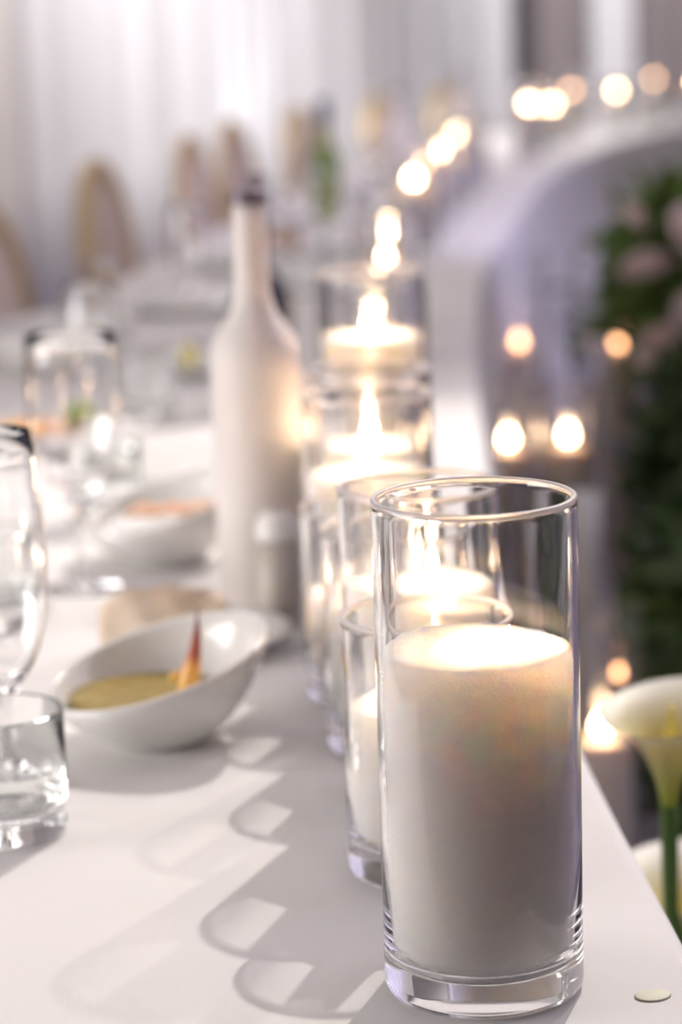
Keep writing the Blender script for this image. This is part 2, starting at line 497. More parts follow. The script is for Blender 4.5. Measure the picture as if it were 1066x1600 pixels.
# ------------------------------------------------------------------ candle vases
def vase_profile(r, h, t=0.0030, base=0.014):
    ri = r - t
    return [(0, 0.0012), (r * 0.55, 0.0012), (r * 0.80, 0.0008), (r - 0.006, 0), (r - 0.003, 0.0005), (r - 0.001, 0.0018), (r, 0.0045), (r, 0.008), (r, 0.02),
            (r, h * 0.33), (r, h * 0.66), (r, h - 0.006), (r, h - 0.0015)] + [(r - t / 2 + t / 2 * math.cos(q * PI / 8), h - 0.0015 + 0.0015 * math.sin(q * PI / 8)) for q in range(1, 8)] + [(ri, h - 0.0015), (ri, h - 0.006), (ri, h * 0.66), (ri, h * 0.33), (ri, base + 0.016),
            (ri - 0.0010, base + 0.010), (ri - 0.0035, base + 0.0055), (ri - 0.008, base + 0.0022), (ri - 0.016, base + 0.0004), (ri * 0.4, base), (0, base)]
def wax_profile(r, top, base=0.014):
    R = r - 0.0030 - 0.0003
    b = base + 0.0005
    return [(0, b), (R * 0.4, b), (R - 0.016, b + 0.0004), (R - 0.008, b + 0.0022), (R - 0.0035, b + 0.0055), (R - 0.001, b + 0.010), (R, b + 0.016),
            (R, b + (top - b) * 0.5), (R, top - 0.003), (R, top - 0.0006), (R - 0.0005, top + 0.0003), (R - 0.004, top + 0.0006), (R * 0.8, top + 0.001), (R * 0.65, top), (R * 0.5, top), (R * 0.35, top), (R * 0.2, top - 0.001), (0, top - 0.001)]
def flame_mesh(w, h, n=14):
    prof = [(0, 0), (w * 0.30, h * 0.04), (w * 0.46, h * 0.16), (w * 0.5, h * 0.30), (w * 0.42, h * 0.50), (w * 0.26, h * 0.70), (w * 0.10, h * 0.89), (0, h)]
    return MB().lathe(prof, n)
ORD = ('first second third fourth fifth sixth seventh eighth ninth tenth eleventh twelfth thirteenth fourteenth fifteenth sixteenth '
       'seventeenth eighteenth nineteenth twentieth twenty-first twenty-second twenty-third twenty-fourth twenty-fifth twenty-sixth twenty-seventh twenty-eighth twenty-ninth thirtieth').split()
def vase(x, y, h, top, label, n=96, fw=0.010, fh=0.020, fm='flame', r=0.05, z=T, fx=0.0, group='candle vases along the inner table edge', pool=0.0):
    t = thing('candle_vase', label, 'candle', (x, y, z + 0.0004), 0, group)
    g = caster(MB().lathe(vase_profile(r, h), n).build('glass', M['glass'], t))
    if y < 3.0:
        MB().tube([((r - 0.0015) * math.cos(q * PI / 48), (r - 0.0015) * math.sin(q * PI / 48), h - 0.0013) for q in range(96)], 0.00165, 8, True).build('rim', M['rim'], t)
    w = MB().lathe(wax_profile(r, top), max(48, n // 2)).build('wax', M['wax'], t)
    w.cycles.is_caustics_receiver = True
    for p in w.data.vertices:
        if p.co.z > top - 0.003:
            d = math.hypot(p.co.x - fx, p.co.y)
            p.co.z -= pool * max(0.0, 1 - d / 0.026)
            p.co.z += random.uniform(-0.0007, 0.0007) + 0.0012 * math.sin(p.co.x * 70 + x * 90) * math.cos(p.co.y * 60 + y * 40)
    k = MB().tube([(0, 0, top - 0.004), (0, 0, top + 0.004), (0.0008, 0, top + 0.009)], 0.0009, 8).build('wick', M['wick'], t, loc=(fx, 0, -pool))
    flame_mesh(fw, fh).build('flame', M[fm], t, loc=(fx, 0, top + 0.0055 - pool))
    return t
G = 'in the candle row along the table edge'
vase(0.0642, 1.145, 0.25, 0.175, 'tall clear glass vase nearest the camera, three quarters full of white candle sand', 128, 0.012, 0.016, 'flame_front', fx=0.016, pool=0.011)
vase(0.0475, 1.317, 0.15, 0.098, 'low glass candle vase directly behind the tall nearest one, two thirds full of white sand', 128)
vase(0.048, 1.440, 0.20, 0.139, 'medium height glass candle vase third from the front, its rim level with the tallest', 112)
vase(0.036, 1.558, 0.15, 0.100, 'low glass candle vase fourth from the front, dark rim end left of the third', 96)
vase(0.0205, 1.682, 0.14, 0.078, 'shortest glass candle vase, fifth from the front, beside the shaker', 96)
vase(0.022, 1.816, 0.20, 0.138, 'medium glass candle vase sixth from the front, beside the white bottle', 80)
vase(0.026, 1.945, 0.20, 0.138, 'medium glass candle vase seventh from the front, right of the white bottle', 64)
far = [(0.030, 2.07, 0.15, 0.09), (0.033, 2.21, 0.25, 0.192), (0.040, 2.37, 0.15, 0.09), (0.048, 2.56, 0.20, 0.135), (0.055, 2.80, 0.15, 0.10),
       (0.062, 3.10, 0.15, 0.10), (0.075, 3.42, 0.20, 0.135), (0.090, 3.80, 0.20, 0.135), (0.17, 4.95, 0.20, 0.14), (0.225, 5.45, 0.20, 0.14),
       (0.29, 5.95, 0.20, 0.14), (0.335, 6.35, 0.25, 0.16), (0.385, 6.72, 0.20, 0.14), (0.66, 8.05, 0.25, 0.17), (0.70, 8.35, 0.20, 0.145), (0.80, 8.72, 0.20, 0.14),
       (0.92, 9.25, 0.25, 0.17), (1.18, 10.0, 0.20, 0.14), (1.38, 10.35, 0.25, 0.17), (1.62, 10.75, 0.20, 0.14), (2.06, 11.45, 0.25, 0.185)]
for i, (x, y, h, s) in enumerate(far):
    hw = 'tall' if h > 0.22 else ('medium' if h > 0.17 else 'low')
    lab = f'{hw} glass candle vase, {ORD[i + 7]} from the front {G}'
    vase(x, y, h, s, lab, 40, 0.012 if y < 4 else 0.022, 0.018 if y < 4 else 0.025, 'flame_amber' if i in (9, 12, 16, 18, 20) else ('flame_far' if y > 2.5 else 'flame'))

# ------------------------------------------------------------------ glassware
def wine_profile(H=0.175, rb=0.036, zb=0.068, rf=0.034, rr=0.029, t=0.0009):
    P = [(0, 0.002), (rf * 0.6, 0.0008), (rf - 0.002, 0), (rf, 0.0008), (rf - 0.002, 0.0022), (rf * 0.55, 0.0042), (0.009, 0.0075), (0.0048, 0.013), (0.0038, 0.025), (0.0036, 0.045), (0.0046, zb - 0.010), (0.0075, zb - 0.004)]
    out = []
    for k in range(1, 13):
        u = k / 12
        zz = zb + (H - zb) * u ** 1.25
        r = rb * math.sin(min(1, (u ** 0.62) / 0.72) * PI / 2) if u < 0.58 else rb - (rb - rr) * ((u - 0.58) / 0.42) ** 1.6
        out.append((max(r, 0.009), zz))
    P += out
    P += [(out[-1][0] - t * 0.5, H + t * 0.4)]
    P += [(max(0.002, r - t), z + (0.0022 if i == 0 else 0.0)) for i, (r, z) in reversed(list(enumerate(out)))]
    P += [(0, zb + 0.0035)]
    return P
def wine_glass(x, y, label, H=0.175, rb=0.036, zb=0.068, rr=0.029, n=64, group='wine glasses'):
    t = thing('wine_glass', label, 'glass', (x, y, T + 0.0004), 0, group)
    caster(MB().lathe(wine_profile(H, rb, zb, rr=rr), n).build('glass_body', M['glass'], t))
    return t
def tumbler_profile(r, h, base=0.016, t=0.0022):
    rb = r * 0.97
    return [(0, 0.0015), (rb * 0.6, 0.0015), (rb - 0.004, 0), (rb - 0.0012, 0.001), (rb, 0.004), (rb, 0.012), (r, h * 0.6), (r, h - 0.002), (r - 0.0005, h - 0.0004), (r - t * 0.5, h),
            (r - t + 0.0003, h - 0.0005), (r - t, h - 0.002), (r - t, h * 0.6), (rb - t, base + 0.010), (rb - t - 0.003, base + 0.004), (rb - t - 0.010, base + 0.001), (rb * 0.4, base - 0.001), (0, base - 0.001)]
def tumbler(x, y, label, r=0.0375, h=0.078, n=64, group='water tumblers'):
    t = thing('tumbler', label, 'glass', (x, y, T + 0.0004), 0, group)
    caster(MB().lathe(tumbler_profile(r, h), n).build('glass_body', M['glass_green'], t))
    return t
tumbler(-0.2085, 1.402, 'clear heavy-based tumbler cut by the left edge, in front of the wine glass', n=96)
wine_glass(-0.219, 1.490, 'stemmed wine glass right behind the nearest tumbler at the left edge', H=0.232, rb=0.0325, zb=0.066, rr=0.027, n=96)
wine_glass(-0.226, 2.05, 'stemmed wine glass left of the second slanted bowl', H=0.222, rb=0.040, zb=0.083, rr=0.0385)
tumbler(-0.283, 1.93, 'empty water tumbler seen through the nearest wine glass')
tumbler(-0.232, 2.33, 'empty water tumbler behind the second wine glass', n=48)
wine_glass(-0.295, 2.90, 'stemmed wine glass behind the plate of orange slices', n=48)
tumbler(-0.235, 2.98, 'empty water tumbler beside the wine glass behind the orange slices', n=48)
wine_glass(-0.215, 3.60, 'tall flute-like wine glass left of the dark bottle', H=0.215, rb=0.028, zb=0.09, rr=0.025, n=48)

# ------------------------------------------------------------------ tableware
def slanted_bowl_mesh(R, rf, zc, ax, ay, t=0.004, n=72):
    """round foot, flaring wall, rim that climbs to one side"""
    def rimz(a): return zc + ax * math.cos(a) + ay * math.sin(a)
    us = [0, 0.12, 0.25, 0.4, 0.55, 0.7, 0.85, 1.0]
    def outer(u, a): return rf + (R - rf) * (1 - (1 - u) ** 1.45), 0.004 + (rimz(a) - 0.004) * u ** 1.22
    rows = [[(rf * 0.5, 0.0) for k in range(n)], [(rf - 0.004, 0.0) for k in range(n)], [(rf, 0.0025) for k in range(n)]]
    for u in us[1:]: rows.append([outer(u, 2 * PI * k / n) for k in range(n)])
    rows.append([(R - t * 0.5, rimz(2 * PI * k / n) + t * 0.45) for k in range(n)])
    for u in reversed(us[1:]): rows.append([(outer(u, 2 * PI * k / n)[0] - t, outer(u, 2 * PI * k / n)[1] + t * 0.6 * (1 - u)) for k in range(n)])
    rows.append([(rf * 0.5, 0.0075) for k in range(n)])
    vs, fs = [], []
    for r in rows:
        for k, (q, z) in enumerate(r):
            a = 2 * PI * k / n
            vs.append((q * math.cos(a), q * math.sin(a), z))
    for i in range(len(rows) - 1):
        for k in range(n):
            k2 = (k + 1) % n
            fs.append((i * n + k, i * n + k2, (i + 1) * n + k2, (i + 1) * n + k))
    fs.append(tuple(range(n - 1, -1, -1)))
    fs.append(tuple((len(rows) - 1) * n + k for k in range(n)))
    return MB().add(vs, fs)
def bowl(x, y, label, R=0.076, rf=0.036, zc=0.054, ax=0.019, ay=0.008, z=T):
    t = thing('slanted_bowl', label, 'bowl', (x, y, z + 0.0004), 0, 'slanted white bowls')
    slanted_bowl_mesh(R, rf, zc, ax, ay).build('bowl_body', M['ceramic'], t)
    return t
B1 = (-0.128, 1.590)
bowl(*B1, 'slanted white bowl of olive gold sauce with an upright red garnish')
def disc_food(name, m, label, cat, x, y, z, rx, ry, h, bump_=0.001, n=40, rz=0):
    vs, fs = [], []
    prof = [(0.0, -h), (0.85, -h), (0.96, -h * 0.4), (1.0, 0.0), (0.9, h * 0.05), (0.55, h * 0.12), (0.0, h * 0.15)]
    mb = MB().lathe(prof, n)
    mb.v = [(px * rx, py * ry, pz + (random.uniform(-bump_, bump_) if pz > 0 else 0)) for px, py, pz in mb.v]
    o = mb.build(name, m, loc=(x, y, z), rot=(0, 0, rz))
    return tag(o, label, cat)
disc_food('sauce', M['soup'], 'olive gold sauce pooled inside the nearest slanted bowl', 'food', B1[0] - 0.006, B1[1], T + 0.032, 0.056, 0.056, 0.012)
def garnish(x, y, z):
    n = 14
    pts = [(0.006 * math.sin(i / n * 2.2) + 0.005 * (i / n) ** 2, 0.0, 0.058 * i / n) for i in range(n + 1)]
    rad = [max(0.0007, 0.0085 * (1 - i / n) ** 0.9 * (0.65 + 0.35 * min(1, i / 2))) for i in range(n + 1)]
    o = MB().tube(pts, rad, 12).build('garnish', M['chili'], loc=(x, y, z))
    tag(o, 'dark red tipped horn-shaped garnish standing upright in the sauce', 'food')
    o2 = MB().tube([(0, 0, 0), (0.004, 0, 0.003), (0.008, 0.002, 0.004)], [0.002, 0.003, 0.001], 8).build('tip', M['chili'], o, loc=(-0.011, 0.002, 0.010))
garnish(-0.1085, 1.580, T + 0.034)

def plate_profile(R, h=0.016):
    return [(0, 0.001), (R * 0.55, 0.001), (R * 0.60, 0), (R * 0.63, 0.001), (R * 0.72, h * 0.4), (R * 0.97, h * 0.92), (R, h), (R * 0.99, h + 0.002), (R * 0.95, h + 0.0015),
            (R * 0.72, h * 0.4 + 0.004), (R * 0.62, 0.0048), (0, 0.0045)]
def plate(x, y, label, R=0.105, n=64, group='white dinner plates'):
    t = MB().lathe(plate_profile(R), n).build('dinner_plate', M['ceramic'], loc=(x, y, T + 0.0004))
    return tag(t, label, 'plate', group)
plate(-0.112, 1.822, 'small white plate between the nearest bowl and the shaker', 0.072)
def crisp(x, y, z, L, Wd, label, m, bend=0.012, rz=0.0, rx=0.0):
    nx, ny = 14, 5
    vs, fs = [], []
    for s in (0, 1):
        for i in range(nx + 1):
            for j in range(ny + 1):
                u, v = i / nx, j / ny
                w = Wd * (0.55 + 0.45 * math.sin(PI * (0.1 + 0.8 * u)))
                vs.append((L * (u - 0.5), w * (v - 0.5) + 0.003 * math.sin(u * 9), bend * math.sin(PI * u) + 0.002 * math.sin(u * 17 + v * 5) + s * 0.0035))
    k = (nx + 1) * (ny + 1)
    for i in range(nx):
        for j in range(ny):
            a = i * (ny + 1) + j
            fs.append((a, a + 1, a + ny + 2, a + ny + 1))
            fs.append((k + a, k + a + ny + 1, k + a + ny + 2, k + a + 1))
    rim = [i * (ny + 1) for i in range(nx + 1)] + [nx * (ny + 1) + j for j in range(1, ny + 1)] + [i * (ny + 1) + ny for i in range(nx - 1, -1, -1)] + [j for j in range(ny - 1, 0, -1)]
    for a, b in zip(rim, rim[1:] + rim[:1]): fs.append((a, b, k + b, k + a))
    o = MB().add(vs, fs).build('flatbread', m, loc=(x, y, z), rot=(rx, 0, rz))
    return tag(o, label, 'bread', 'flatbread crisps')
crisp(-0.138, 1.800, T + 0.0205, 0.100, 0.070, 'pale flatbread crisp leaning on the small plate behind the nearest bowl', M['crisp'], 0.013, 0.12, 0.75)

B2 = (-0.160, 2.150)
bowl(*B2, 'slanted white bowl with a toasted flatbread strip, behind the nearest bowl')
crisp(-0.150, 2.102, T + 0.053, 0.080, 0.018, 'toasted orange brown flatbread strip lying across the second slanted bowl', M['salmon'], 0.004, 0.12, 0.3)
disc_food('sauce', M['ceramic'], 'white yoghurt dip filling the second slanted bowl', 'food', B2[0], B2[1], T + 0.037, 0.053, 0.053, 0.012)

plate(-0.335, 2.78, 'white plate with orange slices and a green leaf at the left edge', 0.115)
for k, (dx, dy, m, rz) in enumerate([(-0.055, -0.030, 'orange', 0.7), (-0.030, 0.000, 'orange', 0.6), (0.012, 0.005, 'salmon', 0.4)]):
    o = disc_food('orange_slice' if m == 'orange' else 'salmon_slice', M[m], ['lower bright orange slice on the plate at the left edge', 'upper bright orange slice on the plate at the left edge', 'pale salmon slice between the orange slices and the green leaf'][k], 'food',
                  -0.335 + dx, 2.78 + dy, T + 0.013, 0.034, 0.016, 0.006, rz=rz)
    o.rotation_euler = (0.5, 0.0, rz)
    o.location.z = T + 0.024
def food_leaf(x, y, z, L, label):
    vs, fs = [], []
    for s in (0, 1):
        for i in range(9):
            u = i / 8; w = 0.5 * L * 0.75 * math.sin(PI * u) ** 0.7
            for j in (-1, 0, 1):
                vs.append((L * (u - 0.5), w * j, 0.012 * abs(j) + 0.012 * math.sin(PI * u) + 0.003 * math.sin(u * 20 + j) + 0.0015 * s))
    for i in range(8):
        for j in range(2):
            a = i * 3 + j
            fs.append((a, a + 1, a + 4, a + 3)); fs.append((27 + a, 27 + a + 3, 27 + a + 4, 27 + a + 1))
    o = MB().add(vs, fs).build('salad_leaf', M['leaf_food'], loc=(x, y, z), rot=(0.25, -0.2, 0.3))
    return tag(o, label, 'food')
food_leaf(-0.298, 2.80, T + 0.018, 0.06, 'curled green salad leaf on the plate of orange slices')
plate(-0.175, 2.56, 'empty white dinner plate left of the white bottle', 0.105)
plate(-0.205, 3.36, 'white dinner plate with a lemon wedge left of the white bottle', 0.105)
def lemon(x, y, z):
    o = MB().lathe([(0, -0.022), (0.006, -0.019), (0.015, -0.009), (0.018, 0), (0.015, 0.009), (0.006, 0.019), (0, 0.022)], 20).build('lemon_wedge', M['lemon'], loc=(x, y, z), rot=(PI / 2, 0, 0.4))
    for v in o.data.vertices:
        if v.co.x < -0.002: v.co.x = -0.002 + (v.co.x + 0.002) * 0.1
    tag(o, 'yellow lemon wedge on the white plate beside the white bottle', 'food')
lemon(-0.208, 3.36, T + 0.022)
bowl(-0.395, 3.42, 'large cream serving bowl at the left edge before the gold chairs', 0.115, 0.065, 0.066, 0.004, 0.004)

# bottles ------------------------------------------------------------
def bottle_profile(r, h, rn, zs, zn):
    return [(0, 0.004), (r * 0.6, 0.003), (r - 0.006, 0), (r - 0.001, 0.003), (r, 0.008), (r, zs * 0.5), (r, zs - 0.012), (r * 0.985, zs), (r * 0.92, zs + (zn - zs) * 0.22), (r * 0.76, zs + (zn - zs) * 0.46),
            (rn * 1.38, zs + (zn - zs) * 0.72), (rn * 1.08, zn), (rn, zn + 0.012), (rn * 0.95, h - 0.02)]
def bottle(x, y, name, label, m, r, h, rn, zs, zn, capm, caph, n=48):
    t = thing(name, label, 'bottle', (x, y, T + 0.0004))
    P = bottle_profile(r, h, rn, zs, zn) + [(rn * 0.95, h - caph), (0, h - caph)]
    P = [p for p in P if p[1] <= h - caph + 1e-6]
    MB().lathe(P, n).build('bottle_body', m, t)
    MB().lathe([(0, h - caph), (rn * 1.06, h - caph), (rn * 1.08, h - caph + 0.002), (rn * 1.06, h - 0.008), (rn * 1.1, h - 0.006), (rn * 1.08, h - 0.001), (rn * 0.9, h), (0, h)], 32).build('neck_foil', capm, t)
    return t
bottle(-0.0665, 1.972, 'painted_bottle', 'matte pinkish white painted bottle standing left of the candle row', M['matte_white'], 0.0372, 0.345, 0.0143, 0.212, 0.256, M['foil_grey'], 0.012, 64)
bottle(-0.091, 3.02, 'wine_bottle', 'near black wine bottle mostly hidden behind the white painted bottle', M['dark_bottle'], 0.0385, 0.292, 0.0125, 0.135, 0.185, M['foil_grey'], 0.085)
bottle(-0.012, 5.55, 'wine_bottle', 'green wine bottle with a navy foil neck, far down the table', M['green_bottle'], 0.036, 0.30, 0.0135, 0.165, 0.215, M['foil'], 0.055)

def shaker(x, y):
    t = thing('salt_shaker', 'small white shaker, shade in its body colour, with a pale top beside the white bottle', 'shaker', (x, y, T + 0.0004))
    MB().lathe([(0, 0), (0.0155, 0), (0.017, 0.002), (0.0172, 0.03), (0.0165, 0.072), (0, 0.072)], 40).build('shaker_body', M['shaker'], t)
    MB().lathe([(0, 0.0721), (0.0172, 0.0721), (0.0176, 0.075), (0.0172, 0.084), (0.014, 0.091), (0.007, 0.0935), (0, 0.094)], 40).build('cap', M['cap'], t)
shaker(-0.0515, 1.893)

def roll(x, y, label):
    o = MB().lathe([(0, 0), (0.024, 0.001), (0.033, 0.012), (0.031, 0.028), (0.02, 0.041), (0, 0.046)], 24).build('bread_roll', M['bread'], loc=(x, y, T + 0.0154))
    o.scale = (1.0, 0.8, 1)
    tag(o, label, 'bread')
plate(-0.095, 5.02, 'white plate with a brown bread roll right of the white bottle neck', 0.095, 40)
for v in bpy.data.objects['dinner_plate'].data.vertices: pass
roll(-0.095, 5.02, 'round brown bread roll on the far plate right of the bottle neck')

# amber drink
def amber_glass(x, y, label):
    t = thing('juice_glass', label, 'glass', (x, y, T + 0.0004))
    MB().lathe(tumbler_profile(0.026, 0.085, 0.010), 40).build('glass_body', M['glass'], t)
    MB().lathe([(0, 0.0105), (0.014, 0.0115), (0.0205, 0.0165), (0.0226, 0.024), (0.0232, 0.06), (0, 0.06)], 32).build('amber_drink', M['amber'], t)
amber_glass(-0.40, 4.15, 'small glass of amber drink before the nearest oval chair back')

# further place settings along the table
k = 0
for y in (4.05, 4.75, 5.75, 6.6, 7.4):
    px, py, a = table_pt(y, 0.50)
    plate(px, py, f'white dinner plate at the {ORD[k]} place setting beyond the large cream bowl', 0.105, 36)
    gx, gy, a = table_pt(y + 0.16, 0.36)
    wine_glass(gx, gy, f'stemmed wine glass at the {ORD[k]} place setting beyond the large cream bowl', n=28)
    gx, gy, a = table_pt(y + 0.08, 0.30)
    tumbler(gx, gy, f'water tumbler at the {ORD[k]} place setting beyond the large cream bowl', n=28)
    k += 1
for j, (y, off) in enumerate(((6.25, 0.33), (7.9, 0.36))):
    bx, by, a = table_pt(y, off)
    bottle(bx, by, 'painted_bottle', f'white painted bottle far down the table, {ORD[j]} beyond the green bottle', M['matte_white'], 0.037, 0.30, 0.014, 0.18, 0.225, M['foil_grey'], 0.012, 28)

# torn leaf on the cloth
o = MB().lathe([(0, 0.0002), (0.6, 0.0002), (1, 0.0006), (0.9, 0.0012), (0, 0.0014)], 18).build('leaf_scrap', M['tea_leaf'], loc=(0.146, 1.122, T + 0.0003), rot=(0, 0, 0.35))
o.scale = (0.0095, 0.0075, 0.5)
tag(o, 'small pale green leaf scrap on the cloth right of the nearest vase', 'leaf')

# ------------------------------------------------------------------ chairs
def make_chair(label):
    t = thing('oval_back_chair', label, 'chair', (0, 0, 0), 0, 'gold oval-back chairs')
    # front of the chair is +X; the back stands at x = 0
    zc, a, b, lean = 0.703, 0.205, 0.230, 0.10
    ring = []
    for i in range(48):
        th = 2 * PI * i / 48
        z = zc + b * math.sin(th)
        ring.append((-lean * (z - 0.48), a * math.cos(th), z))
    MB().tube(ring, 0.019, 10, True).build('back_frame', M['gold'], t)
    vs, fs = [], []
    for s in (1, -1):
        base = len(vs)
        vs.append((-lean * (zc - 0.48) + s * 0.022, 0, zc))
        for q in (0.55, 0.93):
            for i in range(36):
                th = 2 * PI * i / 36
                z = zc + b * q * math.sin(th)
                vs.append((-lean * (z - 0.48) + s * (0.018 if q < 0.9 else 0.004), a * q * math.cos(th), z))
        for i in range(36):
            j = (i + 1) % 36
            fs.append((base, base + 1 + i, base + 1 + j)); fs.append((base + 1 + i, base + 37 + i, base + 37 + j, base + 1 + j))
    MB().add(vs, fs).build('back_pad', M['chair_fabric'], t)
    MB().add([], []).tube([(0.0, -0.17, 0.44), (-0.006, -0.15, 0.54)], 0.014, 8).tube([(0.0, 0.17, 0.44), (-0.006, 0.15, 0.54)], 0.014, 8).build('back_post', M['gold'], t)
    seat = MB().lathe([(0, 0.405), (0.20, 0.405), (0.225, 0.415), (0.228, 0.44), (0, 0.44)], 36, 0.215, 0)
    seat.build('seat_frame', M['gold'], t)
    MB().lathe([(0, 0.441), (0.21, 0.441), (0.218, 0.455), (0.20, 0.478), (0.12, 0.49), (0, 0.492)], 36, 0.215, 0).build('seat', M['chair_fabric'], t)
    for sx, sy in ((0.37, 0.13), (0.37, -0.13), (0.05, 0.12), (0.05, -0.12)):
        MB().lathe([(0, 0), (0.011, 0), (0.013, 0.02), (0.021, 0.33), (0.023, 0.404), (0, 0.404)], 12, sx, sy).build('leg', M['gold'], t)
    return t
chair_spots = [(-0.520, 3.95, 'gold oval-back chair cut by the left edge of the picture'), (-0.465, 5.30, 'beige oval-back chair with gold frame, second from the left'),
               (-0.315, 6.25, 'beige oval-back chair with gold frame, third from the left'), (-0.245, 7.25, 'oval-back chair half hidden behind the white bottle top'),
               (-0.06, 8.10, 'oval-back chair just left of the green bottle'), (0.22, 9.00, 'oval-back chair just right of the green bottle'),
               (0.52, 10.00, 'oval-back chair behind the far curve of the candle row')]
proto = None
for x, y, lab in chair_spots:
    i = int(np.argmin(abs(STA[0][:, 1] - y)))
    a = math.atan2(STA[2][i, 1], STA[2][i, 0])
    if proto is None:
        proto = make_chair(lab); proto.location = (x, y, 0); proto.rotation_euler = (0, 0, a)
    else:
        dup(proto, (x, y, 0), a, lab)

# ------------------------------------------------------------------ flowers inside the ring
def leaf_cloud(c, r, n, size, seed):
    rnd = random.Random(seed)
    mb = MB()
    for _ in range(n):
        while True:
            p = Vector((rnd.uniform(-1, 1), rnd.uniform(-1, 1), rnd.uniform(-1, 1)))
            if 0.25 < p.length < 1: break
        d = Vector((rnd.gauss(0, 1), rnd.gauss(0, 1), rnd.gauss(0.3, 1))).normalized()
        e = d.cross(Vector((rnd.gauss(0, 1), rnd.gauss(0, 1), rnd.gauss(0, 1)))).normalized()
        nn = d.cross(e)
        o = Vector((c[0] + p.x * r[0], c[1] + p.y * r[1], c[2] + p.z * r[2]))
        L = size * rnd.uniform(0.6, 1.2); w = L * 0.24
        mb.add([o, o + d * L * 0.4 + e * w + nn * 0.1 * L, o + d * L * 0.45 - nn * 0.02 * L, o + d * L * 0.4 - e * w + nn * 0.1 * L, o + d * L],
               [(0, 1, 2), (0, 2, 3), (1, 4, 2), (2, 4, 3)])
    return mb
def rose_mesh(s):
    mb = MB()
    for ring, (rad, hh, cnt, open_) in enumerate(((0.25, 0.95, 3, 0.05), (0.5, 0.9, 4, 0.2), (0.75, 0.8, 5, 0.4), (1.0, 0.62, 6, 0.75))):
        for q in range(cnt):
            a0 = 2 * PI * q / cnt + ring * 0.6
            vs = []
            for j in range(4):
                v = j / 3
                for i in range(5):
                    u = i / 4 - 0.5
                    a = a0 + u * 2 * PI / cnt * 1.35 * (0.5 + 0.5 * v)
                    rr = s * (0.12 + (rad - 0.12) * v ** 0.7 + open_ * 0.3 * v ** 3) * (1 - 0.12 * abs(u))
                    vs.append((rr * math.cos(a), rr * math.sin(a), s * (hh * v ** 1.2 - 0.25 * open_ * v ** 3 - 0.12 * (2 * u) ** 2 * v)))
            mb.add(vs, [(j * 5 + i, j * 5 + i + 1, j * 5 + i + 6, j * 5 + i + 5) for j in range(3) for i in range(4)])
    return mb
def pedestal(x, y, h, r, label):
    o = MB().lathe([(0, 0), (r * 1.1, 0), (r * 1.1, 0.02), (r * 0.5, 0.03), (r * 0.45, h - 0.03), (r, h - 0.02), (r, h), (0, h)], 28).build('flower_stand', M['plinth'], loc=(x, y, 0))
    tag(o, label, 'stand')
def arrangement(name, x, y, z0, label, r, n, size, m, roses=(), pot=0.07, gyp=0, seed=1, gsize=0.008):
    t = thing(name, label, 'flowers', (x, y, z0 + 0.0005), 0, 'flower arrangements inside the ring')
    MB().lathe([(0, 0), (pot * 0.7, 0), (pot, 0.09), (pot * 0.92, 0.09), (pot * 0.65, 0.015), (0, 0.015)], 24).build('pot', M['plinth'], t)
    for q in range(5):
        a = q * 1.26
        MB().tube([(0.02 * math.cos(a), 0.02 * math.sin(a), 0.016), (0.03 * math.cos(a), 0.03 * math.sin(a), 0.10), (r[0] * 0.5 * math.cos(a), r[1] * 0.5 * math.sin(a), 0.10 + r[2])], 0.004, 6).build('stem', M['stem'], t)
    f = leaf_cloud((0, 0, 0.10 + r[2]), r, n, size, seed).build('foliage', m, t)
    f['kind'] = 'stuff'
    for (dx, dy, dz, s) in roses:
        q = rose_mesh(s).build('rose', M['rose'], t, loc=(dx, dy, dz), rot=(random.uniform(0.5, 1.0), random.uniform(-0.4, 0.1), random.uniform(0, 6)))
    if gyp:
        rnd = random.Random(seed + 50)
        mb = MB()
        for _ in range(gyp):
            while True:
                p = Vector((rnd.uniform(-1, 1), rnd.uniform(-1, 1), rnd.uniform(-1, 1)))
                if 0.4 < p.length < 1: break
            c = (p.x * r[0], p.y * r[1], 0.10 + r[2] + p.z * r[2])
            s = gsize * rnd.uniform(0.7, 1.3)
            mb.add([(c[0] + s, c[1], c[2]), (c[0] - s, c[1], c[2]), (c[0], c[1] + s, c[2]), (c[0], c[1] - s, c[2]), (c[0], c[1], c[2] + s), (c[0], c[1], c[2] - s)],
                   [(0, 2, 4), (2, 1, 4), (1, 3, 4), (3, 0, 4), (2, 0, 5), (1, 2, 5), (3, 1, 5), (0, 3, 5)])
        g = mb.build('blossoms', M['gyp'], t)
        g['kind'] = 'stuff'
    return t
pedestal(0.64, 4.50, 0.42, 0.13, 'grey stand under the upper rose arrangement at the right edge')
arrangement('rose_arrangement', 0.64, 4.50, 0.42, 'blush rose and green leaf arrangement high at the right edge', (0.13, 0.13, 0.20), 900, 0.07, M['leaf_light'],
            [(-0.072, -0.135, 0.335, 0.046), (0.008, -0.14, 0.40, 0.050), (0.02, -0.15, 0.265, 0.048), (-0.05, -0.14, 0.20, 0.040), (-0.10, -0.10, 0.43, 0.034)], seed=3)
arrangement('leafy_arrangement', 0.545, 3.05, 0.0, 'dark green leafy arrangement low at the right edge behind the calla lilies', (0.165, 0.16, 0.27), 1500, 0.09, M['leaf'], pot=0.09, seed=5)
arrangement('leafy_arrangement', 0.66, 3.85, 0.0, 'dark green bushy arrangement behind the low leafy one', (0.17, 0.15, 0.32), 1400, 0.09, M['leaf'], pot=0.09, seed=6)
pedestal(0.68, 5.55, 0.25, 0.12, 'grey stand under the left cloud of baby\'s breath')
arrangement('babys_breath', 0.68, 5.55, 0.25, 'lilac lit cloud of white baby\'s breath near the table skirt', (0.16, 0.16, 0.19), 500, 0.05, M['leaf_light'], gyp=2600, seed=8)
